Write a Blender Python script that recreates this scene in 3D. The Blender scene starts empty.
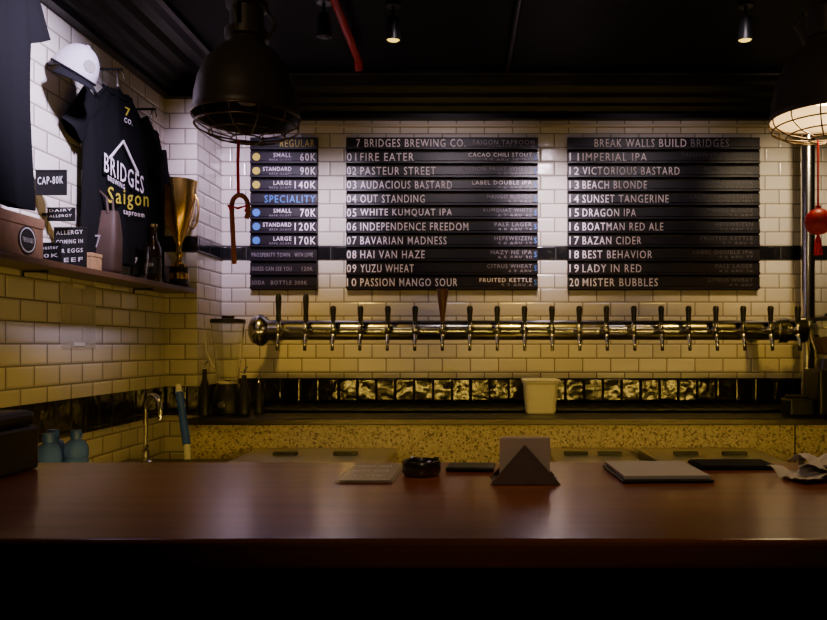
import bpy, bmesh, math, random
from mathutils import Vector, Matrix
random.seed(4)
D = bpy.data
SC = bpy.context.scene

# ------------------------------------------------------------------ materials
def mat(name, col, rough=0.5, metal=0.0, emis=None, estr=0.0, trans=0.0, ior=1.45, coat=0.0, noise=0.0, nscale=20, bump=0.0, alpha=1.0, sheen=0.0, spec=0.5):
    m = D.materials.new(name); m.use_nodes = True
    nt = m.node_tree; b = nt.nodes["Principled BSDF"]
    b.inputs["Base Color"].default_value = (*col, 1)
    b.inputs["Roughness"].default_value = rough
    b.inputs["Metallic"].default_value = metal
    b.inputs["Transmission Weight"].default_value = trans
    b.inputs["IOR"].default_value = ior
    b.inputs["Coat Weight"].default_value = coat
    b.inputs["Alpha"].default_value = alpha
    b.inputs["Sheen Weight"].default_value = sheen
    b.inputs["Specular IOR Level"].default_value = spec
    if emis:
        b.inputs["Emission Color"].default_value = (*emis, 1)
        b.inputs["Emission Strength"].default_value = estr
    if noise or bump:
        tc = nt.nodes.new("ShaderNodeNewGeometry")
        n = nt.nodes.new("ShaderNodeTexNoise"); n.inputs["Scale"].default_value = nscale
        n.inputs["Detail"].default_value = 5
        nt.links.new(tc.outputs["Position"], n.inputs["Vector"])
        if noise:
            r = nt.nodes.new("ShaderNodeValToRGB")
            r.color_ramp.elements[0].position = 0.3
            r.color_ramp.elements[1].position = 0.7
            r.color_ramp.elements[0].color = (*[c * (1 - noise) for c in col], 1)
            r.color_ramp.elements[1].color = (*[min(1, c * (1 + noise)) for c in col], 1)
            nt.links.new(n.outputs["Fac"], r.inputs["Fac"])
            nt.links.new(r.outputs["Color"], b.inputs["Base Color"])
        if bump:
            bp = nt.nodes.new("ShaderNodeBump"); bp.inputs["Strength"].default_value = bump
            bp.inputs["Distance"].default_value = 0.01
            nt.links.new(n.outputs["Fac"], bp.inputs["Height"])
            nt.links.new(bp.outputs["Normal"], b.inputs["Normal"])
    return m

def tile_mat(name, c1, c2, grout, w, h, z0, offset=0.5, rough=0.15, mortar=0.0035, wav=.25, coat=0.0):
    m = D.materials.new(name); m.use_nodes = True
    nt = m.node_tree; N = nt.nodes.new; L = nt.links.new
    b = nt.nodes["Principled BSDF"]
    g = N("ShaderNodeNewGeometry"); s = N("ShaderNodeSeparateXYZ"); L(g.outputs["Position"], s.inputs[0])
    a = N("ShaderNodeMath"); a.operation = 'ADD'; L(s.outputs[0], a.inputs[0]); L(s.outputs[1], a.inputs[1])
    z = N("ShaderNodeMath"); z.operation = 'SUBTRACT'; L(s.outputs[2], z.inputs[0]); z.inputs[1].default_value = z0 - 20 * h
    a2 = N("ShaderNodeMath"); a2.operation = 'ADD'; L(a.outputs[0], a2.inputs[0]); a2.inputs[1].default_value = 20.0
    c = N("ShaderNodeCombineXYZ"); L(a2.outputs[0], c.inputs[0]); L(z.outputs[0], c.inputs[1])
    br = N("ShaderNodeTexBrick"); L(c.outputs[0], br.inputs["Vector"])
    br.offset = offset
    br.inputs["Scale"].default_value = 1.0
    br.inputs["Brick Width"].default_value = w; br.inputs["Row Height"].default_value = h
    br.inputs["Mortar Size"].default_value = mortar; br.inputs["Mortar Smooth"].default_value = 0.3
    br.inputs["Color1"].default_value = (*c1, 1); br.inputs["Color2"].default_value = (*c2, 1)
    br.inputs["Mortar"].default_value = (*grout, 1)
    L(br.outputs["Color"], b.inputs["Base Color"])
    mr = N("ShaderNodeMapRange"); L(br.outputs["Fac"], mr.inputs[0])
    mr.inputs[3].default_value = rough; mr.inputs[4].default_value = 0.8
    L(mr.outputs[0], b.inputs["Roughness"])
    br2 = N("ShaderNodeTexBrick"); L(c.outputs[0], br2.inputs["Vector"]); br2.offset = offset
    br2.inputs["Scale"].default_value = 1.0
    br2.inputs["Brick Width"].default_value = w; br2.inputs["Row Height"].default_value = h
    br2.inputs["Mortar Size"].default_value = 0.011; br2.inputs["Mortar Smooth"].default_value = 1.0
    bp = N("ShaderNodeBump"); bp.invert = True; bp.inputs["Strength"].default_value = 0.6; bp.inputs["Distance"].default_value = 0.004
    L(br2.outputs["Fac"], bp.inputs["Height"]); 
    n = N("ShaderNodeTexNoise"); n.inputs["Scale"].default_value = 9; L(g.outputs["Position"], n.inputs["Vector"])
    bp2 = N("ShaderNodeBump"); bp2.inputs["Strength"].default_value = wav; bp2.inputs["Distance"].default_value = 0.01
    L(n.outputs["Fac"], bp2.inputs["Height"]); L(bp.outputs["Normal"], bp2.inputs["Normal"])
    L(bp2.outputs["Normal"], b.inputs["Normal"])
    if coat:
        b.inputs["Coat Roughness"].default_value = .10
        inv = N("ShaderNodeMapRange"); L(br.outputs["Fac"], inv.inputs[0]); inv.inputs[3].default_value = coat; inv.inputs[4].default_value = 0.0
        L(inv.outputs[0], b.inputs["Coat Weight"]); L(bp2.outputs["Normal"], b.inputs["Coat Normal"])
    return m

def wood_mat(name, c1, c2, rough=0.3, axis='X', scale=3, coat=0.2, crough=.2):
    m = D.materials.new(name); m.use_nodes = True
    nt = m.node_tree; N = nt.nodes.new; L = nt.links.new
    b = nt.nodes["Principled BSDF"]
    g = N("ShaderNodeNewGeometry"); mp = N("ShaderNodeMapping")
    mp.inputs["Scale"].default_value = (0.6, 9, 9) if axis == 'X' else (9, 0.6, 9)
    L(g.outputs["Position"], mp.inputs[0])
    n = N("ShaderNodeTexNoise"); n.inputs["Scale"].default_value = scale; n.inputs["Detail"].default_value = 8
    L(mp.outputs[0], n.inputs["Vector"])
    r = N("ShaderNodeValToRGB"); r.color_ramp.elements[0].position = 0.3; r.color_ramp.elements[1].position = 0.72
    r.color_ramp.elements[0].color = (*c1, 1); r.color_ramp.elements[1].color = (*c2, 1)
    L(n.outputs["Fac"], r.inputs[0]); L(r.outputs[0], b.inputs["Base Color"])
    b.inputs["Roughness"].default_value = rough; b.inputs["Coat Weight"].default_value = coat
    b.inputs["Coat Roughness"].default_value = crough
    return m

def terrazzo_mat():
    m = D.materials.new("terrazzo"); m.use_nodes = True
    nt = m.node_tree; N = nt.nodes.new; L = nt.links.new
    b = nt.nodes["Principled BSDF"]
    g = N("ShaderNodeNewGeometry")
    v = N("ShaderNodeTexVoronoi"); v.inputs["Scale"].default_value = 130; L(g.outputs["Position"], v.inputs["Vector"])
    s = N("ShaderNodeSeparateColor"); L(v.outputs["Color"], s.inputs[0])
    r = N("ShaderNodeValToRGB"); r.color_ramp.interpolation = 'CONSTANT'
    e = r.color_ramp.elements
    e[0].position = 0; e[0].color = (.20, .15, .07, 1); e[1].position = .13; e[1].color = (.60, .50, .26, 1)
    x = e.new(.5); x.color = (.70, .60, .35, 1); x = e.new(.8); x.color = (.46, .37, .18, 1)
    L(s.outputs[0], r.inputs[0]); L(r.outputs[0], b.inputs["Base Color"])
    b.inputs["Roughness"].default_value = 0.35
    return m

M = {}
M['tile'] = tile_mat("cream_subway_tile", (.62, .57, .50), (.71, .655, .58), (.22, .19, .15), .156, .078, 1.856)
M['btile'] = tile_mat("black_subway_tile", (.008, .008, .009), (.014, .013, .013), (.03, .028, .025), .156, .078, 1.856, rough=.1)
M['btile2'] = tile_mat("black_upright_tile", (.010, .008, .005), (.02, .016, .009), (.006, .005, .004), .105, .15, 1.05, offset=0.0, rough=.12, mortar=.005, wav=.6, coat=.45)
M['ceil'] = mat("black_ceiling_paint", (.003, .0028, .0026), .6, noise=.3, nscale=3, spec=.18)
M['cornice'] = mat("black_gloss_paint", (.005, .0045, .004), .35, spec=.35)
M['floor'] = mat("dark_floor", (.03, .025, .02), .5, noise=.4, nscale=4)
M['dwall'] = mat("dark_wall_paint", (.03, .028, .025), .8, noise=.2)
M['wood'] = wood_mat("bar_wood", (.22, .060, .016), (.38, .115, .030), .28, coat=.6, crough=.14)
M['shelfwood'] = wood_mat("shelf_wood", (.06, .028, .015), (.13, .065, .035), .45, axis='Y')
M['blk'] = mat("black_plastic", (.012, .012, .012), .35)
M['blkm'] = mat("black_matte", (.007, .007, .007), .7, spec=.2)
M['panel'] = mat("bar_front_panel", (.003, .003, .003), .8, spec=.1)
M['cloth'] = mat("black_cloth", (.005, .005, .006), .95, bump=.2, nscale=60, spec=.12)
M['cloth2'] = mat("charcoal_cloth", (.007, .007, .009), .95, bump=.2, nscale=60, spec=.12)
M['chrome'] = mat("brushed_chrome", (.62, .60, .57), .2, 1.0)
M['steel'] = mat("stainless_steel", (.75, .72, .66), .35, 1.0)
M['dsteel'] = mat("dark_steel", (.10, .09, .08), .32, 1.0)
M['terr'] = terrazzo_mat()
M['gold'] = mat("gold", (.85, .56, .15), .26, 1.0)
M['slat'] = mat("letterboard_slat", (.007, .0045, .008), .36, spec=.4)
M['txt'] = mat("letter_white", (.90, .80, .88), .5)
M['txtg'] = mat("letter_grey", (.26, .23, .27), .5)
M['txty'] = mat("letter_yellow", (.55, .46, .04), .5)
M['txtb'] = mat("letter_blue", (.05, .20, .65), .5)
M['red'] = mat("red_paint", (.45, .015, .012), .35)
M['redr'] = mat("red_ribbon", (.80, .015, .02), .6)
M['lampout'] = mat("lamp_dark_enamel", (.075, .062, .048), .42, .2)
M['lampin'] = mat("lamp_cream_enamel", (.58, .50, .36), .4)
M['lampdark'] = mat("lamp_inner_dark", (.06, .055, .05), .4)  # darker copy of the inner enamel; unlit shade put into the colour
M['wire'] = mat("cage_wire", (.20, .15, .09), .35, .9)
M['glow'] = mat("lamp_glow", (1, .9, .7), .5, emis=(1, .82, .52), estr=1.0)
M['spotglow'] = mat("spot_lens_glow", (1, .8, .4), .5, emis=(1, .66, .10), estr=2.5)
M['led'] = mat("led_strip_glow", (1, .8, .3), .5, emis=(1, .64, .10), estr=52)  # emitter added to light the work aisle, not a known fixture
M['glass'] = mat("clear_glass", (.95, .97, .96), .05, trans=1.0, ior=1.35)
M['brglass'] = mat("brown_glass", (.03, .012, .005), .12, trans=.3)
M['blueplastic'] = mat("blue_clear_plastic", (.11, .24, 1.0), .12, trans=.3, ior=1.3)
M['blue'] = mat("blue_plastic", (.03, .10, .60), .4)
M['white'] = mat("white_plastic", (.75, .73, .68), .4)
M['greyplastic'] = mat("grey_plastic", (.25, .24, .22), .35)
M['tub'] = mat("translucent_tub", (.85, .80, .62), .3, trans=.25)
M['paper'] = mat("paper", (.72, .70, .66), .8, bump=.1, nscale=30)
M['napkin'] = mat("napkin_paper", (.80, .70, .60), .9)
M['kraft'] = mat("kraft_board", (.20, .11, .06), .8, noise=.2)
M['boxwood'] = mat("pale_wood", (.42, .26, .13), .6, noise=.2)
M['bag'] = mat("brown_leather", (.05, .028, .022), .6, noise=.2)
M['capw'] = mat("cap_mesh", (.50, .45, .52), .9, bump=.4, nscale=150)
M['holder'] = mat("dark_walnut", (.09, .045, .025), .45, noise=.25)
M['chalk'] = mat("chalk_white", (.58, .56, .58), .8)
M['copper'] = mat("copper_handle", (.10, .035, .018), .4)
M['clearsheet'] = mat("plastic_sleeve", (.75, .70, .62), .12, alpha=.35)
M['caneW'] = mat("cane_brown", (.35, .11, .05), .5)

# ------------------------------------------------------------------ geometry helpers
class G:
    def __init__(s, name, loc):
        s.loc = Vector(loc); s.o = D.objects.new(name, None); s.o.empty_display_size = .05
        s.o.location = s.loc; SC.collection.objects.link(s.o)

def finish(name, bm, material, parent=None, smooth=False, bevel=0.0, seg=2, origin=None):
    bmesh.ops.recalc_face_normals(bm, faces=bm.faces)
    me = D.meshes.new(name)
    off = parent.loc if parent else (Vector(origin) if origin is not None else Vector((0, 0, 0)))
    bmesh.ops.translate(bm, verts=bm.verts, vec=-off)
    bm.to_mesh(me); bm.free()
    mats = material if isinstance(material, (list, tuple)) else [material]
    for m_ in mats: me.materials.append(m_)
    o = D.objects.new(name, me); SC.collection.objects.link(o)
    if parent: o.parent = parent.o
    else: o.location = off
    if smooth:
        for p in me.polygons: p.use_smooth = True
    if bevel > 0:
        b = o.modifiers.new("bevel", 'BEVEL'); b.width = bevel; b.segments = seg; b.limit_method = 'ANGLE'
    return o

def box(name, x0, x1, y0, y1, z0, z1, m, parent=None, bevel=0.0, rot=None, seg=2):
    bm = bmesh.new(); bmesh.ops.create_cube(bm, size=1)
    c = Vector(((x0 + x1) / 2, (y0 + y1) / 2, (z0 + z1) / 2))
    bmesh.ops.scale(bm, verts=bm.verts, vec=(x1 - x0, y1 - y0, z1 - z0))
    if rot: bmesh.ops.rotate(bm, verts=bm.verts, cent=(0, 0, 0), matrix=rot)
    bmesh.ops.translate(bm, verts=bm.verts, vec=c)
    return finish(name, bm, m, parent, bevel=bevel, seg=seg, origin=c if not parent else None)

def lathe(name, prof, c, m, parent=None, seg=40, axis=(0, 0, 1), closed=False):
    bm = bmesh.new(); q = Vector((0, 0, 1)).rotation_difference(Vector(axis).normalized())
    rings = []
    for r, h in prof:
        if r < 1e-5: rings.append([bm.verts.new(q @ Vector((0, 0, h)) + Vector(c))])
        else: rings.append([bm.verts.new(q @ Vector((r * math.cos(2 * math.pi * i / seg), r * math.sin(2 * math.pi * i / seg), h)) + Vector(c)) for i in range(seg)])
    for a, b in zip(rings, rings[1:]):
        if len(a) == 1 and len(b) == 1: continue
        for i in range(seg):
            j = (i + 1) % seg
            if len(a) == 1: bm.faces.new((a[0], b[i], b[j]))
            elif len(b) == 1: bm.faces.new((a[i], a[j], b[0]))
            else: bm.faces.new((a[i], a[j], b[j], b[i]))
    o = finish(name, bm, m, parent, smooth=True)
    e = o.modifiers.new("es", 'EDGE_SPLIT'); e.split_angle = math.radians(38)
    return o

def tube_bm(bm, pts, r, seg=10, cap=True):
    pts = [Vector(p) for p in pts]
    rr = r if isinstance(r, (list, tuple)) else [r] * len(pts)
    t = (pts[1] - pts[0]).normalized()
    n = t.orthogonal().normalized(); rings = []
    for i, p in enumerate(pts):
        if i == 0: tt = (pts[1] - p).normalized()
        elif i == len(pts) - 1: tt = (p - pts[-2]).normalized()
        else: tt = ((pts[i + 1] - p).normalized() + (p - pts[i - 1]).normalized()).normalized()
        q = t.rotation_difference(tt); n = (q @ n).normalized(); t = tt
        b = t.cross(n)
        rings.append([bm.verts.new(p + (n * math.cos(2 * math.pi * k / seg) + b * math.sin(2 * math.pi * k / seg)) * rr[i]) for k in range(seg)])
    for a, b in zip(rings, rings[1:]):
        for i in range(seg):
            j = (i + 1) % seg; bm.faces.new((a[i], a[j], b[j], b[i]))
    if cap:
        bm.faces.new(rings[0][::-1]); bm.faces.new(rings[-1])

def tube(name, pts, r, m, parent=None, seg=10):
    bm = bmesh.new(); tube_bm(bm, pts, r, seg)
    o = finish(name, bm, m, parent, smooth=True)
    e = o.modifiers.new("es", 'EDGE_SPLIT'); e.split_angle = math.radians(50)
    return o

def extrude_profile(name, prof, p0, p1, outdir, m, parent=None):
    bm = bmesh.new(); od = Vector(outdir)
    A = [bm.verts.new(Vector(p0) + od * a + Vector((0, 0, b))) for a, b in prof]
    B = [bm.verts.new(Vector(p1) + od * a + Vector((0, 0, b))) for a, b in prof]
    n = len(prof)
    for i in range(n):
        j = (i + 1) % n; bm.faces.new((A[i], A[j], B[j], B[i]))
    bm.faces.new(A); bm.faces.new(B[::-1])
    return finish(name, bm, m, parent)

def text_into(bm, s, org, u, v, width, height):
    cu = D.curves.new("t", 'FONT'); cu.body = s; cu.resolution_u = 2
    cu.space_character = 1.2; cu.offset = .004
    o = D.objects.new("t", cu); SC.collection.objects.link(o)
    bpy.context.view_layer.update()
    dg = bpy.context.evaluated_depsgraph_get()
    me = D.meshes.new_from_object(o.evaluated_get(dg))
    xs = [p.co.x for p in me.vertices]; ys = [p.co.y for p in me.vertices]
    x0, x1, y0, y1 = min(xs), max(xs), min(ys), max(ys)
    u = Vector(u).normalized(); v = Vector(v).normalized(); org = Vector(org)
    vs = [bm.verts.new(org + u * ((p.co.x - x0) / (x1 - x0) * width) + v * ((p.co.y - y0) / (y1 - y0) * height)) for p in me.vertices]
    for p in me.polygons:
        try: bm.faces.new([vs[i] for i in p.vertices])
        except ValueError: pass
    D.objects.remove(o); D.curves.remove(cu); D.meshes.remove(me)

def label(name, items, m, parent):
    bm = bmesh.new()
    for it in items: text_into(bm, *it)
    return finish(name, bm, m, parent)

# ------------------------------------------------------------------ room shell
XL, XR, YB, YF, ZC = -1.595, 3.0, 4.0, -1.6, 2.80
box("floor", XL - .1, XR + .1, YF - .1, YB + .1, -.1, 0, M['floor'])
box("ceiling", XL - .1, XR + .1, YF - .1, YB + .1, ZC, ZC + .1, M['ceil'])
box("wall_back", XL - .1, XR + .1, YB, YB + .1, 0, ZC, M['tile'])
box("wall_left", XL - .1, XL, YF, YB, 0, ZC, M['tile'])
box("wall_right", XR, XR + .1, YF, YB, 0, ZC, M['dwall'])
box("wall_front", XL - .1, XR + .1, YF - .1, YF, 0, ZC, M['dwall'])
box("wall_column", XL, -1.433, 3.646, YB, 0, 2.66, M['tile'])
prof = [(0, 2.63), (.045, 2.63), (.045, 2.655), (.07, 2.66), (.085, 2.685), (.12, 2.69), (.135, 2.715), (.19, 2.72), (.21, 2.75), (.26, 2.755), (.285, 2.775), (.31, 2.778), (.31, 2.80), (0, 2.80)]
extrude_profile("trim_1", prof, (XL, YB, 0), (XR, YB, 0), (0, -1, 0), M['cornice'])
extrude_profile("trim_2", prof, (XL, YF, 0), (XL, YB, 0), (1, 0, 0), M['cornice'])
box("trim_3", XL, -1.40, 3.61, YB, 2.63, 2.80, M['cornice'])
box("trim_4", -1.433, XR, YB - .006, YB, 1.856, 1.934, M['btile'])
box("trim_5", XL, -1.427, 3.640, YB, 1.856, 1.934, M['btile'])
box("trim_6", -1.433, XR, YB - .008, YB, 1.05, 1.20, M['btile2'])
box("trim_7", XL, XL + .006, YF, 3.64, 1.03, 1.175, M['btile2'])
box("trim_8", XL, -1.427, 3.640, YB, 1.03, 1.175, M['btile2'])
box("trim_9", -1.40, XR, YB - .02, YB, 2.592, 2.606, M['lampin'])

# ------------------------------------------------------------------ front bar
g = G("bar_counter", (0.4, 1.4, 0))
box("counter_top", XL + .003, 2.6, 1.049, 1.748, 1.055, 1.10, M['wood'], g, bevel=.008, seg=3)
box("counter_apron", XL + .003, 2.59, 1.075, 1.12, 1.00, 1.055, M['panel'], g)
box("counter_front_panel", XL + .003, 2.58, 1.20, 1.24, 0, 1.055, M['panel'], g)
box("counter_rear_panel", XL + .003, 2.58, 1.66, 1.70, 0, 1.055, M['blkm'], g)
box("led_channel", -1.2, 2.2, 1.70, 1.715, .985, 1.035, M['dsteel'], g)  # backing for the added glow segments
for k, (a, b) in enumerate([(-1.15, -.86), (-.76, -.38), (-.25, .02), (.16, .30), (.40, .72), (.84, .98), (1.10, 1.46), (1.6, 1.9)]):
    box("led_strip_%d" % k, a, b, 1.715, 1.719, .998, 1.022, M['led'], g)  # added glow for the terrazzo face, gapped to vary glints in the black tiles
tube("foot_rail", [(XL + .01, 1.06, .2), (2.55, 1.06, .2)], .02, M['dsteel'], g)
for i in range(5): tube("rail_bracket_%d" % i, [(-1.3 + i * .95, 1.06, .2), (-1.3 + i * .95, 1.21, .2)], .012, M['dsteel'], g)

# ------------------------------------------------------------------ back bar
g = G("back_bar_counter", (.8, 3.6, 0))
box("back_top", -1.33, 2.99, 3.265, 3.99, 1.02, 1.05, M['dsteel'], g, bevel=.004)
box("back_body", -1.32, 2.98, 3.29, 3.985, 0, 1.02, M['terr'], g)
box("joint", 1.436, 1.442, 3.287, 3.295, 0.05, 1.02, M['blk'], g)
g = G("drip_tray", (.25, 3.7, 1.05))
box("tray_base", -1.12, 1.62, 3.57, 3.86, 1.051, 1.058, M['dsteel'], g)
box("tray_lip_near", -1.12, 1.62, 3.57, 3.58, 1.051, 1.068, M['blk'], g)
box("tray_lip_far", -1.12, 1.62, 3.85, 3.86, 1.051, 1.068, M['blk'], g)
for i in range(28):
    box("slot_%d" % i, -1.08 + i * .097, -1.03 + i * .097, 3.6, 3.83, 1.058, 1.062, M['blk'], g)
for k, (a, b) in enumerate([(-1.02, -.38), (.30, .66), (.72, 1.24)]):
    g = G("undercounter_fridge", ((a + b) / 2, 2.98, 0))
    box("fridge_body", a, b, 2.72, 3.28, .06, .87, M['steel'], g, bevel=.006)
    box("fridge_lid", a + .002, b - .002, 2.70, 3.282, .872, .915, M['steel'], g, bevel=.006)
    box("door_panel", a + .02, b - .02, 2.695, 2.72, .10, .85, M['dsteel'], g, bevel=.004)
    tube("handle", [(a + .06, 2.695, .7), (a + .06, 2.67, .7), (a + .06, 2.67, .5), (a + .06, 2.695, .5)], .008, M['chrome'], g)
    for sx in (a + .04, b - .04):
        for sy in (2.76, 3.24): tube("foot", [(sx, sy, 0), (sx, sy, .06)], .015, M['blk'], g)
    for q in (.3, .7):
        cx = a + (b - a) * q
        box("lid_grip", cx - .05, cx + .05, 3.05, 3.08, .915, .93, M['blk'], g)
g = G("sink_counter", (-1.33, 2.55, 0))
box("sink_top", XL + .008, -1.07, 1.80, 3.25, .84, .87, M['dsteel'], g, bevel=.004)
box("sink_body", XL + .01, -1.09, 1.82, 3.24, 0, .84, M['blkm'], g)
box("basin_rim", -1.50, -1.15, 2.72, 3.03, .87, .876, M['steel'], g, bevel=.003)
box("basin_well", -1.48, -1.17, 2.74, 3.01, .871, .878, M['blk'], g)
g = G("faucet", (-1.44, 3.10, .871))
lathe("base", [(0, .002), (.028, .002), (.028, .012), (.016, .02), (.016, .06)], (-1.44, 3.10, .87), M['chrome'], g)
pts = [(-1.44, 3.10, .92), (-1.44, 3.10, 1.11)] + [(-1.44 + .045 * (1 - math.cos(t)), 3.10 - .03 * (1 - math.cos(t)), 1.11 + .06 * math.sin(t)) for t in [i * math.pi / 10 for i in range(1, 11)]] + [(-1.35, 3.04, 1.07)]
tube("gooseneck", pts, .010, M['chrome'], g)
tube("lever", [(-1.44, 3.09, .93), (-1.40, 3.03, .96)], .007, M['chrome'], g)
g = G("cleaning_brush", (-1.26, 3.1, .88))
tube("grip", [(-1.262, 3.11, .888), (-1.275, 3.13, .95)], .014, M['white'], g)
tube("shaft", [(-1.275, 3.13, .95), (-1.345, 3.22, 1.17)], .017, M['blue'], g)
tube("tip", [(-1.345, 3.22, 1.17), (-1.356, 3.234, 1.205)], [.017, .010], M['white'], g)
for (bx, by) in [(-1.375, 2.32), (-1.29, 2.30), (-1.33, 2.22)]:
    g = G("water_bottle", (bx, by, .87))
    lathe("bottle_body", [(0, 0), (.034, 0), (.036, .01), (.033, .05), (.036, .06), (.033, .10), (.036, .11), (.036, .15), (.033, .155), (.036, .16), (.036, .185), (.028, .203), (.013, .213), (.013, .22)], (bx, by, .871), M['blueplastic'], g)
    lathe("bottle_cap", [(.017, .0), (.017, .024), (0, .024)], (bx, by, 1.088), M['blue'], g)
    lathe("bottle_label", [(.0365, .06), (.0365, .108)], (bx, by, .871), M['white'], g)

# ------------------------------------------------------------------ tap rail
TY, TZ = 3.72, 1.46
g = G("beer_tap_rail", (.3, TY, TZ))
tube("rail_pipe", [(-1.12, TY, TZ), (1.64, TY, TZ)], .052, M['chrome'], g, seg=32)
lathe("end_flange", [(0, -.06), (.04, -.058), (.07, -.04), (.082, -.01), (.082, .01), (.07, .03), (.053, .045), (.053, .09), (.058, .09), (.058, .11), (.052, .11)], (-1.13, TY, TZ), M['chrome'], g, axis=(1, 0, 0))
lathe("end_coupling", [(.052, 0), (.066, 0), (.066, .05), (.056, .055), (.056, .10), (.066, .105), (.066, .14), (0, .14)], (1.53, TY, TZ), M['chrome'], g, axis=(1, 0, 0))
for i, x in enumerate((-1.13, 1.5)):
    tube("wall_arm_%d" % i, [(x, TY + .03, TZ), (x, YB - .01, TZ)], .035, M['chrome'], g, seg=20)
    lathe("wall_plate_%d" % i, [(0, 0), (.06, 0), (.06, .012), (.035, .02)], (x, YB, TZ), M['chrome'], g, axis=(0, -1, 0))
for i in range(20):
    x = -1.0116 + .13725 * i
    yy = TY - .05
    bm = bmesh.new()
    tube_bm(bm, [(x, yy + .01, TZ), (x, yy - .05, TZ)], .014, 14)
    tube_bm(bm, [(x, yy + .003, TZ), (x, yy - .006, TZ)], .023, 18)
    tube_bm(bm, [(x, yy - .055, TZ + .035), (x, yy - .055, TZ - .02)], [.011, .016], 14)
    tube_bm(bm, [(x, yy - .055, TZ - .015), (x, yy - .06, TZ - .035), (x, yy - .075, TZ - .06), (x, yy - .08, TZ - .105)], [.014, .012, .010, .008], 12)
    finish("faucet_%d" % i, bm, M['chrome'], g, smooth=True)
    hz = TZ + .035
    if i == 6:
        lathe("handle_%d" % i, [(0, 0), (.010, 0), (.012, .03), (.016, .06), (.026, .13), (.03, .165), (.022, .172), (0, .172)], (x, yy - .055, hz), M['copper'], g, seg=14)
    else:
        k = 1.7 if i < 2 else 1.0
        lathe("handle_%d" % i, [(0, 0), (.009, 0), (.009, .008), (.013, .016), (.012, .03 * k), (.015, .062 * k), (.0155, .075 * k), (.010, .085 * k), (0, .088 * k)], (x, yy - .055, hz), M['blk'], g, seg=14)

g = G("chrome_riser_pipe", (1.74, 3.82, 1.05))
tube("pipe", [(1.74, 3.82, 1.06), (1.74, 3.82, 2.62)], .035, M['chrome'], g, seg=24)
for z in (1.052, 1.40, 1.50): lathe("collar", [(.034, 0), (.05, 0), (.05, .03), (.034, .03)], (1.74, 3.82, z), M['chrome'], g)
tube("elbow", [(1.66, TY, TZ), (1.70, TY + .03, TZ), (1.74, 3.80, TZ)], .04, M['chrome'], g, seg=20)

# ------------------------------------------------------------------ menu boards
P = .0766; FY = 3.962
def board(x0, x1, rows, top=2.53):
    nr = 11; h = P * nr
    g = G("menu_board", ((x0 + x1) / 2, 3.98, top - h))
    box("backing", x0, x1, 3.974, 3.994, top - h, top, M['blkm'], g)
    bm = bmesh.new()
    for i in range(nr):
        zt = top - i * P
        pr = [(3.974, zt - .001), (FY - .002, zt - .004), (FY, zt - .010), (FY, zt - .054), (FY - .008, zt - .060), (FY - .008, zt - .070), (3.974, zt - .074)]
        A = [bm.verts.new((x0, a, b)) for a, b in pr]; B = [bm.verts.new((x1, a, b)) for a, b in pr]
        for k in range(len(pr)):
            j = (k + 1) % len(pr); bm.faces.new((A[k], A[j], B[j], B[k]))
        bm.faces.new(A); bm.faces.new(B[::-1])
    finish("slats", bm, M['slat'], g)
    by = {}
    for (r, s, xa, w, hh, dz, mk) in rows:
        z = top - r * P - .058 + dz
        by.setdefault(mk, []).append((s, (xa, FY - .003, z), (1, 0, 0), (0, 0, 1), w, hh))
    for mk, items in by.items(): label("letters_" + mk, items, M[mk], g)
    return g
rows = [(0, "REGULAR", -1.10, .19, .042, 0, 'txty'), (4, "SPECIALITY", -1.185, .28, .042, 0, 'txtb')]
for r, a, b in [(1, "SMALL", "60K"), (2, "STANDARD", "90K"), (3, "LARGE", "140K"), (5, "SMALL", "70K"), (6, "STANDARD", "120K"), (7, "LARGE", "170K")]:
    w = .0195 * len(a); xr = -1.038
    rows.append((r, a, xr - w, w, .023, .022, 'txt'))
    rows.append((r, "BEER GLASS", xr - .12, .12, .012, 0, 'txtg'))
    wb = .030 * len(b) - .004
    rows.append((r, b, -.903 - wb, wb, .044, 0, 'txt'))
rows += [(8, "PROSPERITY TOWN", -1.255, .21, .022, .01, 'txtg'), (8, "WITH LOVE", -1.02, .10, .022, .01, 'txtg'),
         (9, "GUESS CAN SEE YOU", -1.255, .22, .022, .01, 'txtg'), (9, "120K", -.98, .06, .022, .01, 'txtg'),
         (10, "SODA", -1.255, .07, .022, .01, 'txtg'), (10, "BOTTLE 300K", -1.15, .2, .022, .01, 'txtg')]
g1 = board(-1.265, -.897, rows)
for i, r in enumerate((1, 2, 3, 5, 6, 7)):
    lathe("dot_%d" % i, [(0, 0), (.021, 0), (.021, .004), (0, .004)], (-1.230, FY, 2.53 - r * P - .035), M['txty'] if i < 3 else M['txtb'], g1, axis=(0, -1, 0), seg=20)
names2 = ["FIRE EATER", "PASTEUR STREET", "AUDACIOUS BASTARD", "OUT STANDING", "WHITE KUMQUAT IPA", "INDEPENDENCE FREEDOM", "BAVARIAN MADNESS", "HAI VAN HAZE", "YUZU WHEAT", "PASSION MANGO SOUR"]
sub2 = [("CACAO CHILI STOUT", "5.5 ABV 20 IBU"), ("PASSION FRUIT WHEAT", "6.0 ABV 18"), ("LABEL DOUBLE IPA", "9.0 ABV 77"), ("MANGO BLONDE", "5.5 ABV"), ("KUMQUAT WHITE", "6.2 ABV 40"), ("PALE LAGER", "4.8 ABV 24"), ("HEFEWEIZEN", "5.0 ABV 12"), ("HAZY NE IPA", "6.5 ABV 30"), ("CITRUS WHEAT", "4.9 ABV"), ("FRUITED KETTLE", "5.2 ABV 6")]
cw = .0300
rows = [(0, "7 BRIDGES BREWING CO.", -.68, .60, .045, 0, 'txt'), (0, "SAIGON TAPROOM", -.04, .34, .026, .014, 'txtg'), (0, "QUALITY BEER", .04, .26, .013, -.004, 'txtg')]
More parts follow.
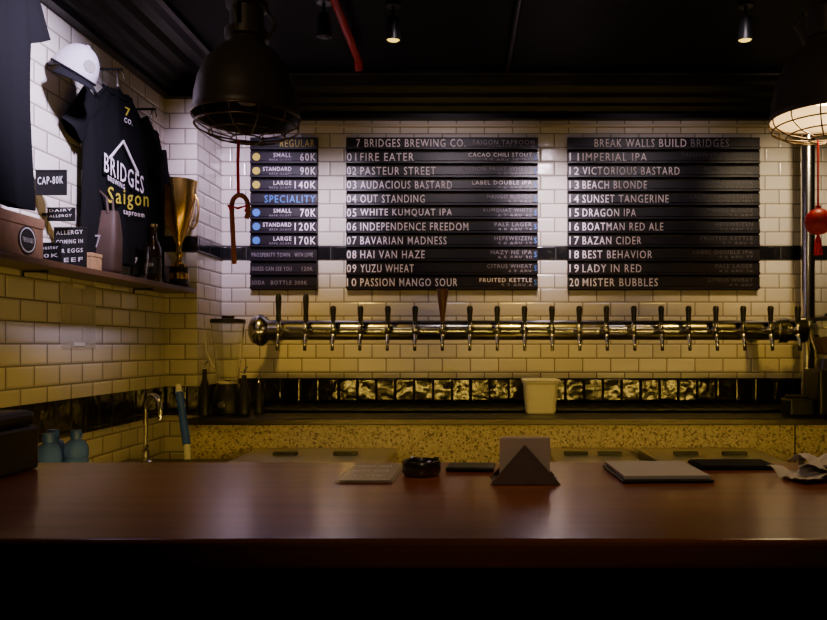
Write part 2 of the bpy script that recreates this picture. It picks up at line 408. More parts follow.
for i, (n, s) in enumerate(zip(names2, sub2)):
    rows.append((i + 1, "%02d" % (i + 1), -.732, .052, .045, 0, 'txt'))
    rows.append((i + 1, n, -.658, cw * len(n) - .006, .045, 0, 'txt'))
    w1 = .0205 * len(s[0]); w2 = .0185 * len(s[1])
    rows.append((i + 1, s[0], .285 - w1, w1, .022, .024, 'txt' if i in (0, 2, 9) else 'txtg'))
    rows.append((i + 1, s[1], .285 - w2, w2, .017, -.001, 'txtg'))
    rows.append((i + 1, "S", .298, .014, .03, .008, 'txtb'))
board(-.737, .319, rows)
names3 = ["IMPERIAL IPA", "VICTORIOUS BASTARD", "BEACH BLONDE", "SUNSET TANGERINE", "DRAGON IPA", "BOATMAN RED ALE", "BAZAN CIDER", "BEST BEHAVIOR", "LADY IN RED", "MISTER BUBBLES"]
rows = [(0, "BREAK WALLS", .63, .33, .045, 0, 'txt'), (0, "BUILD", .985, .15, .045, 0, 'txt'), (0, "BRIDGES", 1.16, .21, .045, 0, 'txtg')]
M['txtd'] = mat("letter_dim", (.08, .07, .085), .5)
for i, n in enumerate(names3):
    rows.append((i + 1, "%02d" % (i + 11), .492, .052, .045, 0, 'txt'))
    rows.append((i + 1, n, .564, cw * len(n) - .006, .045, 0, 'txt'))
    s = sub2[(i * 3 + 1) % 10]
    w1 = .0205 * len(s[0]); w2 = .0185 * len(s[1])
    rows.append((i + 1, s[0], 1.50 - w1, w1, .022, .024, 'txtd')); rows.append((i + 1, s[1], 1.50 - w2, w2, .017, -.001, 'txtd'))
board(.484, 1.54, rows)

# ------------------------------------------------------------------ pendants
def pendant(x, y, lit):
    z = 2.078
    g = G("pendant_lamp", (x, y, ZC))
    lathe("shade_outer", [(.157, 0), (.160, .012), (.156, .022), (.153, .06), (.143, .11), (.122, .160), (.090, .198), (.060, .222), (.056, .235)], (x, y, z), M['lampout'], g, seg=56)
    lathe("shade_inner", [(.157, 0), (.150, .012), (.148, .06), (.138, .108), (.117, .155), (.085, .192), (0, .205)], (x, y, z), M['lampin'] if lit else M['lampdark'], g, seg=56)  # switched-off lamp takes the enamel copy with shade in its colour
    lathe("housing", [(.056, .235), (.066, .24), (.066, .262), (.05, .268), (.05, .33), (.062, .335), (.062, .35), (.045, .36), (.045, .43), (.03, .445), (.012, .45)], (x, y, z), M['lampout'], g)
    tube("stem", [(x, y, z + .445), (x, y, ZC - .02)], .010, M['lampout'], g)
    lathe("ceiling_rose", [(.012, 0), (.05, .01), (.055, .03), (0, .03)], (x, y, ZC - .03), M['lampout'], g)
    for a in range(3):
        t = a * 2 * math.pi / 3 + .4
        tube("ear_%d" % a, [(x + .06 * math.cos(t), y + .06 * math.sin(t), z + .25), (x + .085 * math.cos(t), y + .085 * math.sin(t), z + .30), (x + .055 * math.cos(t), y + .055 * math.sin(t), z + .345)], .006, M['lampout'], g, seg=8)
    bm = bmesh.new()
    def ring(r, zz):
        tube_bm(bm, [(x + r * math.cos(t * math.pi / 24), y + r * math.sin(t * math.pi / 24), zz) for t in range(49)], .0028, 6)
    ring(.160, z - .002); ring(.152, z - .030); ring(.110, z - .052); ring(.045, z - .064)
    for k in range(12):
        t = k * math.pi / 6
        tube_bm(bm, [(x + r * math.cos(t), y + r * math.sin(t), z + h) for r, h in [(.159, 0), (.159, -.016), (.150, -.032), (.110, -.054), (.045, -.066)]], .0024, 6)
    finish("cage", bm, M['wire'], g, smooth=True)
    lathe("bulb", [(0, 0), (.025, .004), (.045, .025), (.048, .05), (.035, .085), (.018, .11), (.018, .15)], (x, y, z + .04), M['glow'] if lit else M['white'], g)
    return z
pendant(-.712, 2.2, False)
pendant(1.055, 2.2, True)

g = G("hanging_cane_ornament", (-.738, 2.2, 1.65))
ox, oy = -.738, 2.2
tube("ribbon", [(ox, oy, 2.010), (ox - .002, oy, 1.93), (ox, oy, 1.845)], .005, M['redr'], g)
c = [(ox - .013, oy, 1.632), (ox - .016, oy, 1.70), (ox - .020, oy, 1.78), (ox - .020, oy, 1.805)]
c += [(ox + .004 - .024 * math.cos(t), oy, 1.812 + .03 * math.sin(t)) for t in [i * math.pi / 10 for i in range(0, 11)]] + [(ox + .029, oy, 1.785), (ox + .024, oy, 1.77)]
tube("cane", c, .0075, M['caneW'], g)
tube("bow", [(ox - .02, oy - .004, 1.79), (ox - .03, oy - .006, 1.81), (ox, oy - .008, 1.80), (ox + .03, oy - .006, 1.81), (ox + .022, oy - .006, 1.79)], .004, M['redr'], g)
g = G("hanging_bauble", (1.035, 2.2, 1.7))
tube("ribbon", [(1.033, 2.2, 2.010), (1.033, 2.2, 1.80)], .003, M['redr'], g)
lathe("ball", [(0, 0), (.02, .004), (.034, .018), (.040, .04), (.034, .062), (.02, .076), (.008, .080), (.008, .09), (0, .09)], (1.033, 2.2, 1.72), M['red'], g)
tube("tassel", [(1.033, 2.2, 1.722), (1.033, 2.2, 1.70), (1.033, 2.2, 1.66)], [.003, .010, .013], M['redr'], g)

# ------------------------------------------------------------------ ceiling stuff
g = G("sprinkler_pipe", (-.56, 2.5, 2.74))
tube("pipe", [(-.545, .4, 2.74), (-.58, 3.45, 2.74)], .017, M['red'], g, seg=16)
tube("drop", [(-.58, 3.44, 2.745), (-.582, 3.46, 2.70)], .02, M['red'], g, seg=16)
for y in (1.2, 2.4, 3.2): tube("clamp_%.0f" % (y * 10), [(-.56, y, 2.75), (-.56, y, 2.80)], .006, M['blk'], g)
g = G("ceiling_conduit", (.18, 2.8, 2.77))
tube("pipe", [(.22, .5, 2.775), (.14, 3.65, 2.775)], .012, M['blk'], g)
def spotlight(x, y, lit):
    g = G("track_spotlight", (x, y, ZC))
    tube("stem", [(x, y, ZC - .002), (x, y, 2.735)], .007, M['blk'], g)
    lathe("mount", [(0, 0), (.03, 0), (.03, .015), (0, .015)], (x, y, ZC - .016), M['blk'], g, seg=20)
    ax = Vector((0, .1, -1)).normalized(); c0 = Vector((x, y, 2.73)) - ax * .01
    lathe("can", [(0, 0), (.022, 0), (.028, .02), (.030, .085), (.030, .092), (.027, .092), (.027, .088)], c0, M['blk'], g, seg=24, axis=ax)
    lathe("lens", [(0, .096), (.02, .094), (.027, .088)], c0, M['spotglow'] if lit else M['blk'], g, seg=24, axis=ax)
spotlight(-.64, 2.95, False); spotlight(-.36, 2.98, True); spotlight(1.10, 2.98, True); spotlight(-1.0, 2.6, False)

# ------------------------------------------------------------------ left wall shelf & merchandise
SZ = 1.666
g = G("wall_shelf", (-1.51, 2.5, SZ))
box("plank", XL + .001, -1.43, 1.2, 3.636, SZ - .022, SZ, M['shelfwood'], g, bevel=.002)
for i, y in enumerate((1.6, 2.5, 3.3)):
    tube("bracket_%d" % i, [(XL + .008, y, SZ - .045), (XL + .008, y, SZ - .027), (-1.50, y, SZ - .027)], .005, M['blk'], g)

def shirt(name, c, u, top, length, hw, m, sl=.085, thick=.024, seedv=0, reach=1.30):
    u = Vector((u[0], u[1], 0)).normalized(); n = Vector((u.y, -u.x, 0)); k = hw / .25
    g = G(name, (c[0], c[1], top))
    O = Vector((c[0], c[1], 0))
    bm = bmesh.new(); NS = 48; NR = 30; rings = []
    for j in range(NR + 1):
        v = j / NR
        z = top - length * (1 - v)
        if v < .80: w = hw * (1.0 - .05 * math.sin(v / .8 * math.pi))
        else:
            s = (v - .80) / .20
            w = hw * (1 - .60 * s ** 1.3)
        ring = []
        for i in range(NS):
            a = 2 * math.pi * i / NS
            ca, sa = math.cos(a), math.sin(a)
            fold = .010 * math.sin(ca * 9 + seedv + 2.5 * v) * (1 - v * .6) + .005 * math.sin(ca * 17 + 5 * v + seedv)
            t = thick * (1 if v < .8 else 1 - .35 * (v - .8) / .2)
            ring.append(bm.verts.new(O + u * (w * ca) + n * (t * math.copysign(abs(sa) ** .7, sa) + fold) + Vector((0, 0, z))))
        rings.append(ring)
    for a_, b_ in zip(rings, rings[1:]):
        for i in range(NS):
            j = (i + 1) % NS; bm.faces.new((a_[i], a_[j], b_[j], b_[i]))
    finish("torso", bm, m, g, smooth=True)
    for sgn in (-1, 1):
        bm = bmesh.new(); rings = []
        p0 = O + u * (sgn * hw * .70) + Vector((0, 0, top - length * .11)); p1 = O + u * (sgn * hw * reach) + Vector((0, 0, top - length * .33))
        d = (p1 - p0).normalized(); e = d.cross(n).normalized()
        for j in range(9):
            s = j / 8; p = p0.lerp(p1, s); rr = sl * k * (1.0 - .12 * s)
            rings.append([bm.verts.new(p + e * (rr * math.cos(2 * math.pi * i / 24)) + n * ((.021 + .004 * math.sin(3 * s + i)) * math.sin(2 * math.pi * i / 24))) for i in range(24)])
        for a_, b_ in zip(rings, rings[1:]):
            for i in range(24):
                j = (i + 1) % 24; bm.faces.new((a_[i], a_[j], b_[j], b_[i]))
        finish("sleeve_%s" % ("l" if sgn < 0 else "r"), bm, m, g, smooth=True)
    tube("collar", [O + u * (hw * .42 * math.cos(t)) + n * (.022 * math.sin(t)) + Vector((0, 0, top + .002 - .03 * max(0, math.sin(t)))) for t in [i * math.pi / 12 for i in range(25)]], .005, M['cloth2'], g, seg=8)
    hz = top + .02
    tube("hanger", [O + u * (-hw * .75) + Vector((0, 0, top - .07)), O + Vector((0, 0, hz)), O + u * (hw * .75) + Vector((0, 0, top - .07))], .005, M['blk'], g, seg=8)
    hk = [O + Vector((0, 0, hz)), O + Vector((0, 0, hz + .05))] + [O + u * (.02 - .02 * math.cos(t)) + Vector((0, 0, hz + .05 + .03 * math.sin(t))) for t in [i * math.pi / 8 for i in range(1, 9)]]
    tube("hook", hk, .0035, M['chrome'], g, seg=8)
    pz = hz + .075
    tube("wall_peg", [(XL, c[1], pz), (c[0] + .02, c[1], pz)], .006, M['blk'], g, seg=8)
    return g, O, u, n
g, O, u, n = shirt("tshirt", (-1.5, 2.98), (.2, .98), 2.43, .71, .195, M['cloth'], seedv=1)
def on_shirt(a, z): return O + u * a + n * .043 + Vector((0, 0, z))
up = Vector((0, 0, 1))
label("print_white", [("BRIDGES", on_shirt(-.13, 2.07), u + Vector((0, 0, -.18)), up, .24, .075),
                      ("BREWING", on_shirt(-.11, 2.04), u + Vector((0, 0, -.18)), up, .10, .02),
                      ("CO.", on_shirt(-.015, 2.30), u, up, .05, .02)], M['txt'], g)
label("print_yellow", [("Saigon", on_shirt(-.11, 1.93), u + Vector((0, 0, .12)), up, .25, .085), ("7", on_shirt(-.01, 2.33), u, up, .03, .035)], M['txty'], g)
label("print_sub", [("taproom", on_shirt(-.02, 1.915), u + Vector((0, 0, .05)), up, .13, .025)], M['txt'], g)
bm = bmesh.new()
tube_bm(bm, [on_shirt(-.10, 2.13), on_shirt(-.02, 2.22), on_shirt(.07, 2.11)], .005, 6)
finish("print_mark", bm, M['txt'], g)
shirt("tshirt", (-1.52, 3.33), (.12, .99), 2.38, .68, .10, M['cloth2'], seedv=3, reach=1.15, sl=.1, thick=.02)
shirt("tshirt", (-1.47, 2.12), (.05, 1), 2.66, .84, .22, M['cloth'], seedv=5, reach=1.15)

g = G("baseball_cap", (-1.50, 2.66, 2.38))
bm = bmesh.new(); bmesh.ops.create_uvsphere(bm, u_segments=32, v_segments=18, radius=1)
bmesh.ops.delete(bm, geom=[v for v in bm.verts if v.co.z < -.08], context='VERTS')
Rm = Matrix.Rotation(math.radians(30), 3, 'Y') @ Matrix.Rotation(math.radians(-30), 3, 'Z')
cc = Vector((-1.50, 2.66, 2.395))
for v in bm.verts: v.co = cc + Rm @ Vector((v.co.x * .085, v.co.y * .075, v.co.z * .105))
finish("crown", bm, M['capw'], g, smooth=True)
bm = bmesh.new(); grid = []
for j in range(9):
    s = j / 8; row = []
    for i in range(17):
        t = -1.15 + 2.3 * i / 16; r0 = .076; L_ = .07 * max(0, math.cos(t * .9))
        row.append(bm.verts.new(cc + Rm @ Vector(((r0 + L_ * s) * math.cos(t), (r0 + L_ * s * .7) * math.sin(t) * .95, -.006 - .02 * s - .02 * math.sin(t) ** 2 * s))))
    grid.append(row)
for j in range(8):
    for i in range(16): bm.faces.new((grid[j][i], grid[j][i + 1], grid[j + 1][i + 1], grid[j + 1][i]))
o = finish("brim", bm, M['cloth2'], g, smooth=True); so = o.modifiers.new("s", 'SOLIDIFY'); so.thickness = .004
lathe("button", [(.008, 0), (.006, .005), (0, .006)], cc + Rm @ Vector((0, 0, .104)), M['capw'], g, axis=Rm @ Vector((0, 0, 1)), seg=12)
tube("band", [cc + Rm @ Vector((.086 * math.cos(t), .076 * math.sin(t), -.004)) for t in [i * math.pi / 16 for i in range(33)]], .004, M['cloth2'], g, seg=6)
lathe("badge", [(0, 0), (.022, 0), (.022, .004), (0, .004)], cc + Rm @ Vector((.074, 0, .042)), M['greyplastic'], g, axis=Rm @ Vector((1, 0, .35)), seg=24)
tube("wall_peg", [(XL, 2.66, 2.42), (-1.53, 2.66, 2.43)], .007, M['blk'], g)

def sign(x0, x1, y, z0, z1, lines, stand=False, a=0):
    g = G("chalkboard_sign", ((x0 + x1) / 2, y, z0))
    box("panel", x0, x1, y, y + .006, z0, z1, M['blkm'], g, bevel=.001)
    box("frame_top", x0, x1, y - .002, y + .008, z1 - .004, z1, M['blk'], g)
    h = (z1 - z0) / (len(lines) + .5); w = (x1 - x0)
    label("chalk_text", [(t, (x0 + w * .09, y - .003, z1 - h * (i + 1) + h * .1), (1, 0, .05), (0, 0, 1), w * .82, h * .45) for i, t in enumerate(lines)], M['chalk'], g)
    if stand: box("stand_foot", x0 + w * .2, x1 - w * .2, y - .01, y + .03, z0 - .002, z0 + .006, M['blk'], g)
    else: box("wall_bracket", XL, x0 + .01, y + .001, y + .005, (z0 + z1) / 2 - .005, (z0 + z1) / 2 + .005, M['blk'], g)
sign(-1.575, -1.465, 2.55, 1.915, 2.005, ["CAP-80K"])
sign(-1.575, -1.475, 2.62, 1.835, 1.885, ["DAIRY", "ALLERGY"])
sign(-1.575, -1.455, 2.66, 1.668, 1.82, ["ALLERGY", "COMING IN", "OR EGGS", "BEEF"], True)
sign(-1.545, -1.455, 2.50, 1.668, 1.74, ["Coaster", "20K"], True)

g = G("gift_box", (-1.52, 2.25, SZ))
box("carton", -1.585, -1.455, 2.08, 2.40, SZ + .001, SZ + .125, M['kraft'], g, bevel=.003)
box("lid", -1.588, -1.452, 2.077, 2.403, SZ + .10, SZ + .135, M['kraft'], g, bevel=.003)
lathe("round_label", [(0, 0), (.045, 0), (.045, .001), (0, .001)], (-1.452, 2.31, SZ + .055), M['blk'], g, axis=(1, 0, 0))
lathe("label_ring", [(.036, .0015), (.040, .0015)], (-1.452, 2.31, SZ + .055), M['chalk'], g, axis=(1, 0, 0))
label("label_text", [("7BRIDGES", (-1.450, 2.283, SZ + .047), (0, 1, 0), (0, 0, 1), .055, .015)], M['chalk'], g)
g = G("coaster_box", (-1.49, 2.72, SZ))
box("box_body", -1.535, -1.455, 2.70, 2.77, SZ + .001, SZ + .05, M['boxwood'], g, bevel=.002)
box("box_lid", -1.537, -1.453, 2.698, 2.772, SZ + .051, SZ + .065, M['boxwood'], g, bevel=.002)
lathe("stamp", [(0, 0), (.015, 0), (.015, .001), (0, .001)], (-1.495, 2.6995, SZ + .026), M['blk'], g, axis=(0, -1, 0), seg=20)
g = G("bottle_carrier_bag", (-1.5, 2.93, SZ))
bm = bmesh.new(); rings = []
BY = 2.87
for z, w, d in [(0, .055, .04), (.02, .062, .045), (.15, .066, .04), (.22, .060, .03), (.25, .055, .02)]:
    rings.append([bm.verts.new((-1.50 + w * math.copysign(abs(math.cos(t)) ** .5, math.cos(t)), BY + d * math.copysign(abs(math.sin(t)) ** .5, math.sin(t)), SZ + .001 + z)) for t in [2 * math.pi * i / 28 + .05 for i in range(28)]])
for a_, b_ in zip(rings, rings[1:]):
    for i in range(28): bm.faces.new((a_[i], a_[(i + 1) % 28], b_[(i + 1) % 28], b_[i]))
bm.faces.new(rings[0]); finish("pouch", bm, M['bag'], g, smooth=True)
for yy in (BY - .025, BY + .02): tube("strap", [(-1.53, yy, SZ + .24), (-1.525, yy, SZ + .30), (-1.50, yy, SZ + .325), (-1.475, yy, SZ + .30), (-1.47, yy, SZ + .24)], .005, M['bag'], g)
label("emblem", [("7", (-1.51, BY - .046, SZ + .10), (1, 0, 0), (0, 0, 1), .022, .05)], M['txtg'], g)
for gx, gy in [(-1.525, 3.08), (-1.465, 3.10)]:
    g = G("beer_glass", (gx, gy, SZ))
    lathe("glass", [(0, .001), (.026, .001), (.027, .02), (.034, .09), (.036, .14), (.034, .14), (.032, .09), (.025, .022), (0, .015)], (gx, gy, SZ), M['glass'], g)
    label("logo", [("7", (gx - .008, gy - .036, SZ + .06), (1, 0, 0), (0, 0, 1), .016, .03)], M['chalk'], g)
BX, BY = -1.475, 3.25
g = G("beer_bottle", (BX, BY, SZ))
lathe("bottle", [(0, .001), (.033, .001), (.035, .008), (.035, .14), (.030, .165), (.016, .195), (.013, .24), (.015, .243), (.015, .255), (0, .255)], (BX, BY, SZ), M['brglass'], g)
lathe("label", [(.0356, .04), (.0356, .11)], (BX, BY, SZ), M['blk'], g)
lathe("crown_cap", [(.016, .25), (.016, .262), (0, .264)], (BX, BY, SZ), M['gold'], g)
label("label_text", [("BEER", (BX - .018, BY - .0365, SZ + .07), (1, 0, 0), (0, 0, 1), .035, .014)], M['chalk'], g)
tx, ty = -1.480, 3.54
g = G("trophy_cup", (tx, ty, SZ))
lathe("plinth", [(0, .001), (.050, .001), (.050, .02), (.045, .024), (.042, .085), (.046, .09), (.046, .10), (0, .10)], (tx, ty, SZ), M['blk'], g)
lathe("plate", [(.0445, .04), (.0432, .07)], (tx, ty, SZ), M['gold'], g)
lathe("cup", [(0, .10), (.038, .10), (.036, .112), (.016, .125), (.011, .15), (.018, .165), (.012, .18), (.014, .215), (.026, .245), (.046, .29), (.066, .36), (.079, .43), (.085, .50), (.088, .525), (.084, .525), (.078, .49), (.06, .37), (.03, .27), (0, .255)], (tx, ty, SZ), M['gold'], g, seg=48)
for sg in (-1, 1):
    tube("handle", [(tx + sg * a, ty, SZ + b) for a, b in [(.050, .30), (.070, .29), (.088, .32), (.096, .37), (.094, .43), (.080, .455)]], .0055, M['gold'], g)

g = G("document_sleeve", (XL, 2.86, 1.5))
box("sheet", XL + .001, XL + .004, 2.74, 2.98, 1.37, 1.63, M['clearsheet'], g)
for z in (1.38, 1.61): box("tape_%d" % (z * 100), XL + .004, XL + .005, 2.82, 2.90, z, z + .015, M['paper'], g)

# ------------------------------------------------------------------ things on back bar
bx, by, bz = -1.225, 3.50, 1.051
g = G("blender", (bx, by, bz))
lathe("motor_base", [(0, 0), (.075, 0), (.078, .01), (.07, .09), (.055, .13), (.05, .145), (0, .145)], (bx, by, bz), M['blk'], g)
lathe("dial", [(0, 0), (.02, 0), (.018, .015), (0, .015)], (bx, by - .072, bz + .05), M['chrome'], g, axis=(0, -1, 0))
lathe("jar", [(.045, .146), (.05, .16), (.066, .30), (.078, .43), (.082, .44), (.079, .44), (.073, .42), (.061, .29), (.044, .165), (0, .16)], (bx, by, bz), M['glass'], g)
lathe("lid", [(0, .475), (.03, .475), (.03, .462), (.082, .458), (.084, .44), (0, .438)], (bx, by, bz), M['blk'], g)
tube("jar_handle", [(bx - .075, by, bz + .40), (bx - .105, by, bz + .39), (bx - .10, by, bz + .30), (bx - .06, by, bz + .22)], .009, M['glass'], g)
for (x, y, h, r) in [(-1.30, 3.40, .22, .025), (-1.13, 3.45, .19, .028), (-1.075, 3.50, .15, .022)]:
    g = G("syrup_bottle", (x, y, 1.05))
    lathe("bottle", [(0, .001), (r, .001), (r, h * .6), (r * .45, h * .78), (r * .4, h), (0, h)], (x, y, 1.05), M['blk'], g)
    tube("pour_spout", [(x, y, 1.05 + h), (x, y, 1.05 + h + .02), (x + .015, y, 1.05 + h + .04)], .004, M['chrome'], g)
g = G("plastic_tub", (.293, 3.50, 1.05))
bm = bmesh.new(); rings = []
for z, w in [(0, .068), (.01, .072), (.145, .082), (.15, .088), (.158, .088), (.158, .080), (.012, .068)]:
    rings.append([bm.verts.new((.293 + w * math.copysign(abs(math.cos(t)) ** .35, math.cos(t)), 3.50 + .8 * w * math.copysign(abs(math.sin(t)) ** .35, math.sin(t)), 1.051 + z)) for t in [2 * math.pi * i / 40 for i in range(40)]])
for a_, b_ in zip(rings, rings[1:]):
    for i in range(40): bm.faces.new((a_[i], a_[(i + 1) % 40], b_[(i + 1) % 40], b_[i]))
bm.faces.new(rings[0]); bm.faces.new(rings[-1]); finish("tub_body", bm, M['tub'], g, smooth=False, bevel=0)
box("lid", .203, .383, 3.425, 3.575, 1.209, 1.22, M['white'], g, bevel=.005)
gx, gy = 1.67, 3.45
g = G("coffee_grinder", (gx, gy, 1.05))
box("body", gx - .085, gx + .085, gy - .09, gy + .09, 1.052, 1.27, M['blk'], g, bevel=.012)
lathe("neck", [(.06, 0), (.055, .03), (.05, .05)], (gx, gy, 1.27), M['dsteel'], g)
lathe("hopper", [(.05, .05), (.055, .07), (.085, .16), (.088, .23), (.085, .23), (.08, .16), (.05, .075)], (gx, gy, 1.27), M['glass'], g)
lathe("beans", [(0, .07), (.048, .076), (.076, .15), (0, .155)], (gx, gy, 1.27), M['kraft'], g)
lathe("hopper_lid", [(.09, .23), (.09, .245), (.02, .25), (.015, .265), (0, .265)], (gx, gy, 1.27), M['blk'], g)
box("spout", gx - .025, gx + .025, gy - .13, gy - .09, 1.18, 1.23, M['dsteel'], g, bevel=.006)
box("fork", gx - .035, gx + .035, gy - .14, gy - .09, 1.12, 1.13, M['dsteel'], g, bevel=.002)
g = G("espresso_knock_box", (1.50, 3.42, 1.05))
box("bin", 1.45, 1.56, 3.36, 3.48, 1.052, 1.13, M['blk'], g, bevel=.008)
tube("bar", [(1.45, 3.42, 1.14), (1.56, 3.42, 1.14)], .009, M['dsteel'], g)

# ------------------------------------------------------------------ things on front counter
CZ = 1.101
g = G("receipt_printer", (-1.13, 1.56, CZ))
box("body", -1.27, -1.015, 1.47, 1.66, CZ, CZ + .10, M['blk'], g, bevel=.008)
box("cover", -1.265, -1.02, 1.50, 1.655, CZ + .10, CZ + .135, M['blk'], g, bevel=.012)
box("slot", -1.24, -1.04, 1.478, 1.498, CZ + .10, CZ + .104, M['dsteel'], g)
g = G("menu_card", (-.23, 1.57, CZ))
box("card", -.298, -.178, 1.475, 1.685, CZ, CZ + .004, M['clearsheet'], g, bevel=.001)
box("insert", -.292, -.184, 1.481, 1.679, CZ + .0042, CZ + .005, mat("card_print", (.42, .38, .34), .25), g)
label("print", [("DRAFT BEER", (-.28, 1.64, CZ + .0055), (1, 0, 0), (0, 1, 0), .08, .02), ("HAPPY HOUR", (-.28, 1.58, CZ + .0055), (1, 0, 0), (0, 1, 0), .08, .02), ("4 - 7 PM", (-.27, 1.52, CZ + .0055), (1, 0, 0), (0, 1, 0), .06, .02)], M['txt'], g)
ax_, ay_ = -.128, 1.575
g = G("ashtray", (ax_, ay_, CZ))
lathe("bowl", [(0, 0), (.038, 0), (.042, .006), (.042, .027), (.040, .031), (.034, .031), (.032, .027), (.031, .010), (0, .008)], (ax_, ay_, CZ), mat("ashtray_metal", (.12, .11, .10), .25, .8), g, seg=48)
for k in range(4):
    t = k * math.pi / 2 + .6
    tube("rest_%d" % k, [(ax_ + .031 * math.cos(t), ay_ + .031 * math.sin(t), CZ + .031), (ax_ + .043 * math.cos(t), ay_ + .043 * math.sin(t), CZ + .031)], .0035, M['chrome'], g, seg=8)
g = G("smartphone", (-.02, 1.64, CZ))
R = Matrix.Rotation(math.radians(-4), 3, 'Z')
box("phone_body", -.075, .033, 1.605, 1.68, CZ, CZ + .009, M['blk'], g, bevel=.003, rot=R)
box("screen", -.071, .029, 1.609, 1.676, CZ + .009, CZ + .0095, mat("screen_glass", (.01, .01, .012), .3, spec=.2), g, rot=R)
g = G("napkin_holder", (.09, 1.52, CZ))
def tri_plate(name, y0, y1, lean, cx=.092, hw=.072, h=.078):
    bm = bmesh.new()
    A = [bm.verts.new(p) for p in [(cx - hw, y0, CZ), (cx + hw, y0, CZ), (cx, y0 + lean, CZ + h)]]
    B = [bm.verts.new(p) for p in [(cx - hw, y1, CZ), (cx + hw, y1, CZ), (cx, y1 + lean, CZ + h)]]
    bm.faces.new(A); bm.faces.new(B[::-1])
    for i in range(3): bm.faces.new((A[i], A[(i + 1) % 3], B[(i + 1) % 3], B[i]))
    finish(name, bm, M['holder'], g, bevel=.001)
tri_plate("front_plate", 1.455, 1.461, .022); tri_plate("back_plate", 1.53, 1.536, -.012)
box("base_plate", .025, .159, 1.461, 1.53, CZ, CZ + .006, M['holder'], g)
for k in range(7):
    box("napkin_%d" % k, .04 + .001 * k, .143 + .0012 * (k % 3), 1.484 + k * .0045, 1.4865 + k * .0045, CZ + .0065, CZ + .090 + .0015 * (k % 2), M['napkin'], g)
g = G("bill_folder", (.37, 1.57, CZ))
R = Matrix.Rotation(math.radians(2), 3, 'Z')
box("cover", .288, .478, 1.475, 1.675, CZ, CZ + .006, M['blk'], g, bevel=.002, rot=R)
box("pages", .293, .473, 1.485, 1.67, CZ + .006, CZ + .014, M['paper'], g, bevel=.001, rot=R)
g = G("tablet_case", (.60, 1.68, CZ))
box("case", .50, .68, 1.63, 1.735, CZ, CZ + .006, M['blkm'], g, bevel=.002)
box("case_flap", .505, .675, 1.635, 1.73, CZ + .006, CZ + .009, M['blkm'], g, bevel=.001)
from mathutils import noise as mn
def sheet(name, cx, cy, w, d, ang, zo, amp, sd):
    bm = bmesh.new(); n_ = 22; V = []
    for j in range(n_ + 1):
        for i in range(n_ + 1):
            x = (i / n_ - .5) * w; y = (j / n_ - .5) * d
            h = abs(mn.noise(Vector((x * 16 + sd, y * 16, sd)))) * amp + abs(mn.noise(Vector((x * 40, y * 40, sd)))) * amp * .3
            V.append(bm.verts.new((cx + x * math.cos(ang) - y * math.sin(ang), cy + x * math.sin(ang) + y * math.cos(ang), CZ + zo + h)))
    for j in range(n_):
        for i in range(n_):
            a = j * (n_ + 1) + i; bm.faces.new((V[a], V[a + 1], V[a + n_ + 2], V[a + n_ + 1]))
    finish(name, bm, M['paper'], gp, smooth=False)
gp = G("crumpled_papers", (.74, 1.58, CZ))
sheet("sheet_1", .715, 1.535, .16, .12, .3, .001, .035, 1.3); sheet("sheet_2", .77, 1.53, .17, .14, -.4, .012, .04, 4.7); sheet("sheet_3", .76, 1.57, .14, .10, .4, .024, .045, 8.2)

# ------------------------------------------------------------------ lights
def spot(name, loc, tgt, e, col, size=70, blend=1.0, rad=.05):
    l = D.lights.new(name, 'SPOT'); l.energy = e; l.color = col; l.spot_size = math.radians(size); l.spot_blend = blend; l.shadow_soft_size = rad
    o = D.objects.new(name, l); o.location = loc; SC.collection.objects.link(o)
    o.rotation_euler = (Vector(tgt) - Vector(loc)).to_track_quat('-Z', 'Y').to_euler(); return o
cool = (1.0, .80, .92); warm = (1.0, .62, .08); neut = (1.0, .76, .46)
spot("wall_spot_a", (-1.05, 2.75, 2.68), (-1.33, 4, 2.12), 140, (.82, .64, 1.0), 44, rad=.1)
spot("wall_spot_b", (-.80, 2.85, 2.68), (-.82, 4, 2.08), 150, (.93, .76, 1.0), 30, rad=.1)
spot("wall_spot_c", (.40, 2.85, 2.68), (.40, 4, 2.08), 190, (1, .80, .95), 32, rad=.1)
spot("wall_spot_d", (1.60, 2.85, 2.68), (1.68, 4, 2.10), 80, neut, 44, rad=.1)
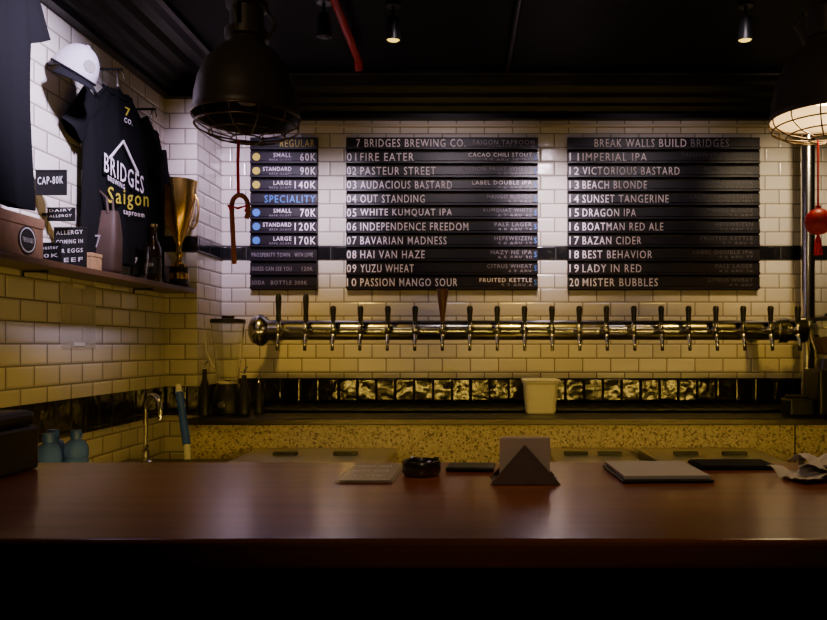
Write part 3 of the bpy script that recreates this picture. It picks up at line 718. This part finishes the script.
spot("wall_spot_e", (-.2, 2.75, 2.68), (-.2, 4, 2.10), 20, cool, 66, rad=.1)
spot("wall_spot_f", (1.0, 2.75, 2.68), (1.0, 4, 2.10), 14, cool, 66, rad=.1)
spot("merch_spot", (-.60, 1.9, 2.70), (-1.595, 2.5, 2.18), 420, (.78, .66, 1.0), 52, rad=.08)
for i, x in enumerate((-.9, .3, 1.4)):
    spot("work_spot_%d" % i, (x, 2.65, 2.70), (x, 3.95, 1.2), 66, warm, 44, 1.0, rad=.08)
spot("sink_spot", (-.8, 2.3, 2.70), (-1.5, 2.9, 1.25), 28, warm, 50, rad=.08)
for i, x in enumerate((-.45, .35, 1.15)):
    spot("counter_spot_%d" % i, (x, 1.2, 2.76), (x, 1.62, 1.1), 15, (1, .62, .28), 50, rad=.08)
spot("guest_spot_0", (-.9, .5, 2.6), (-.712, 2.2, 2.15), 10, (1, .72, .42), 40, rad=.12)  # added fill from the camera side to brighten the left pendant
spot("guest_spot_1", (.85, .5, 2.6), (1.055, 2.2, 2.15), 8, (1, .72, .42), 40, rad=.12)  # added fill, same for the right pendant
spot("guest_spot_2", (.2, -.8, 2.6), (.1, 1.6, 1.15), 14, (1, .74, .5), 34, rad=.12)  # added fill from behind the camera for the counter and its items
l = D.lights.new("pendant_bulb", 'POINT'); l.energy = 3.5; l.color = (1, .70, .36); l.shadow_soft_size = .04
o = D.objects.new("pendant_bulb", l); o.location = (1.055, 2.2, 2.09); SC.collection.objects.link(o)

w = D.worlds.new("w"); SC.world = w; w.use_nodes = True
w.node_tree.nodes["Background"].inputs[0].default_value = (.5, .45, .5, 1); w.node_tree.nodes["Background"].inputs[1].default_value = .015

# ------------------------------------------------------------------ camera
cd = D.cameras.new("cam"); cam = D.objects.new("camera", cd); SC.collection.objects.link(cam)
cam.location = (0, 0, 1.384); cam.rotation_euler = (math.pi / 2, 0, 0)
cd.sensor_width = 36; cd.lens = 31.34; cd.shift_x = -.0804; cd.shift_y = .0423; cd.clip_start = .02
SC.camera = cam
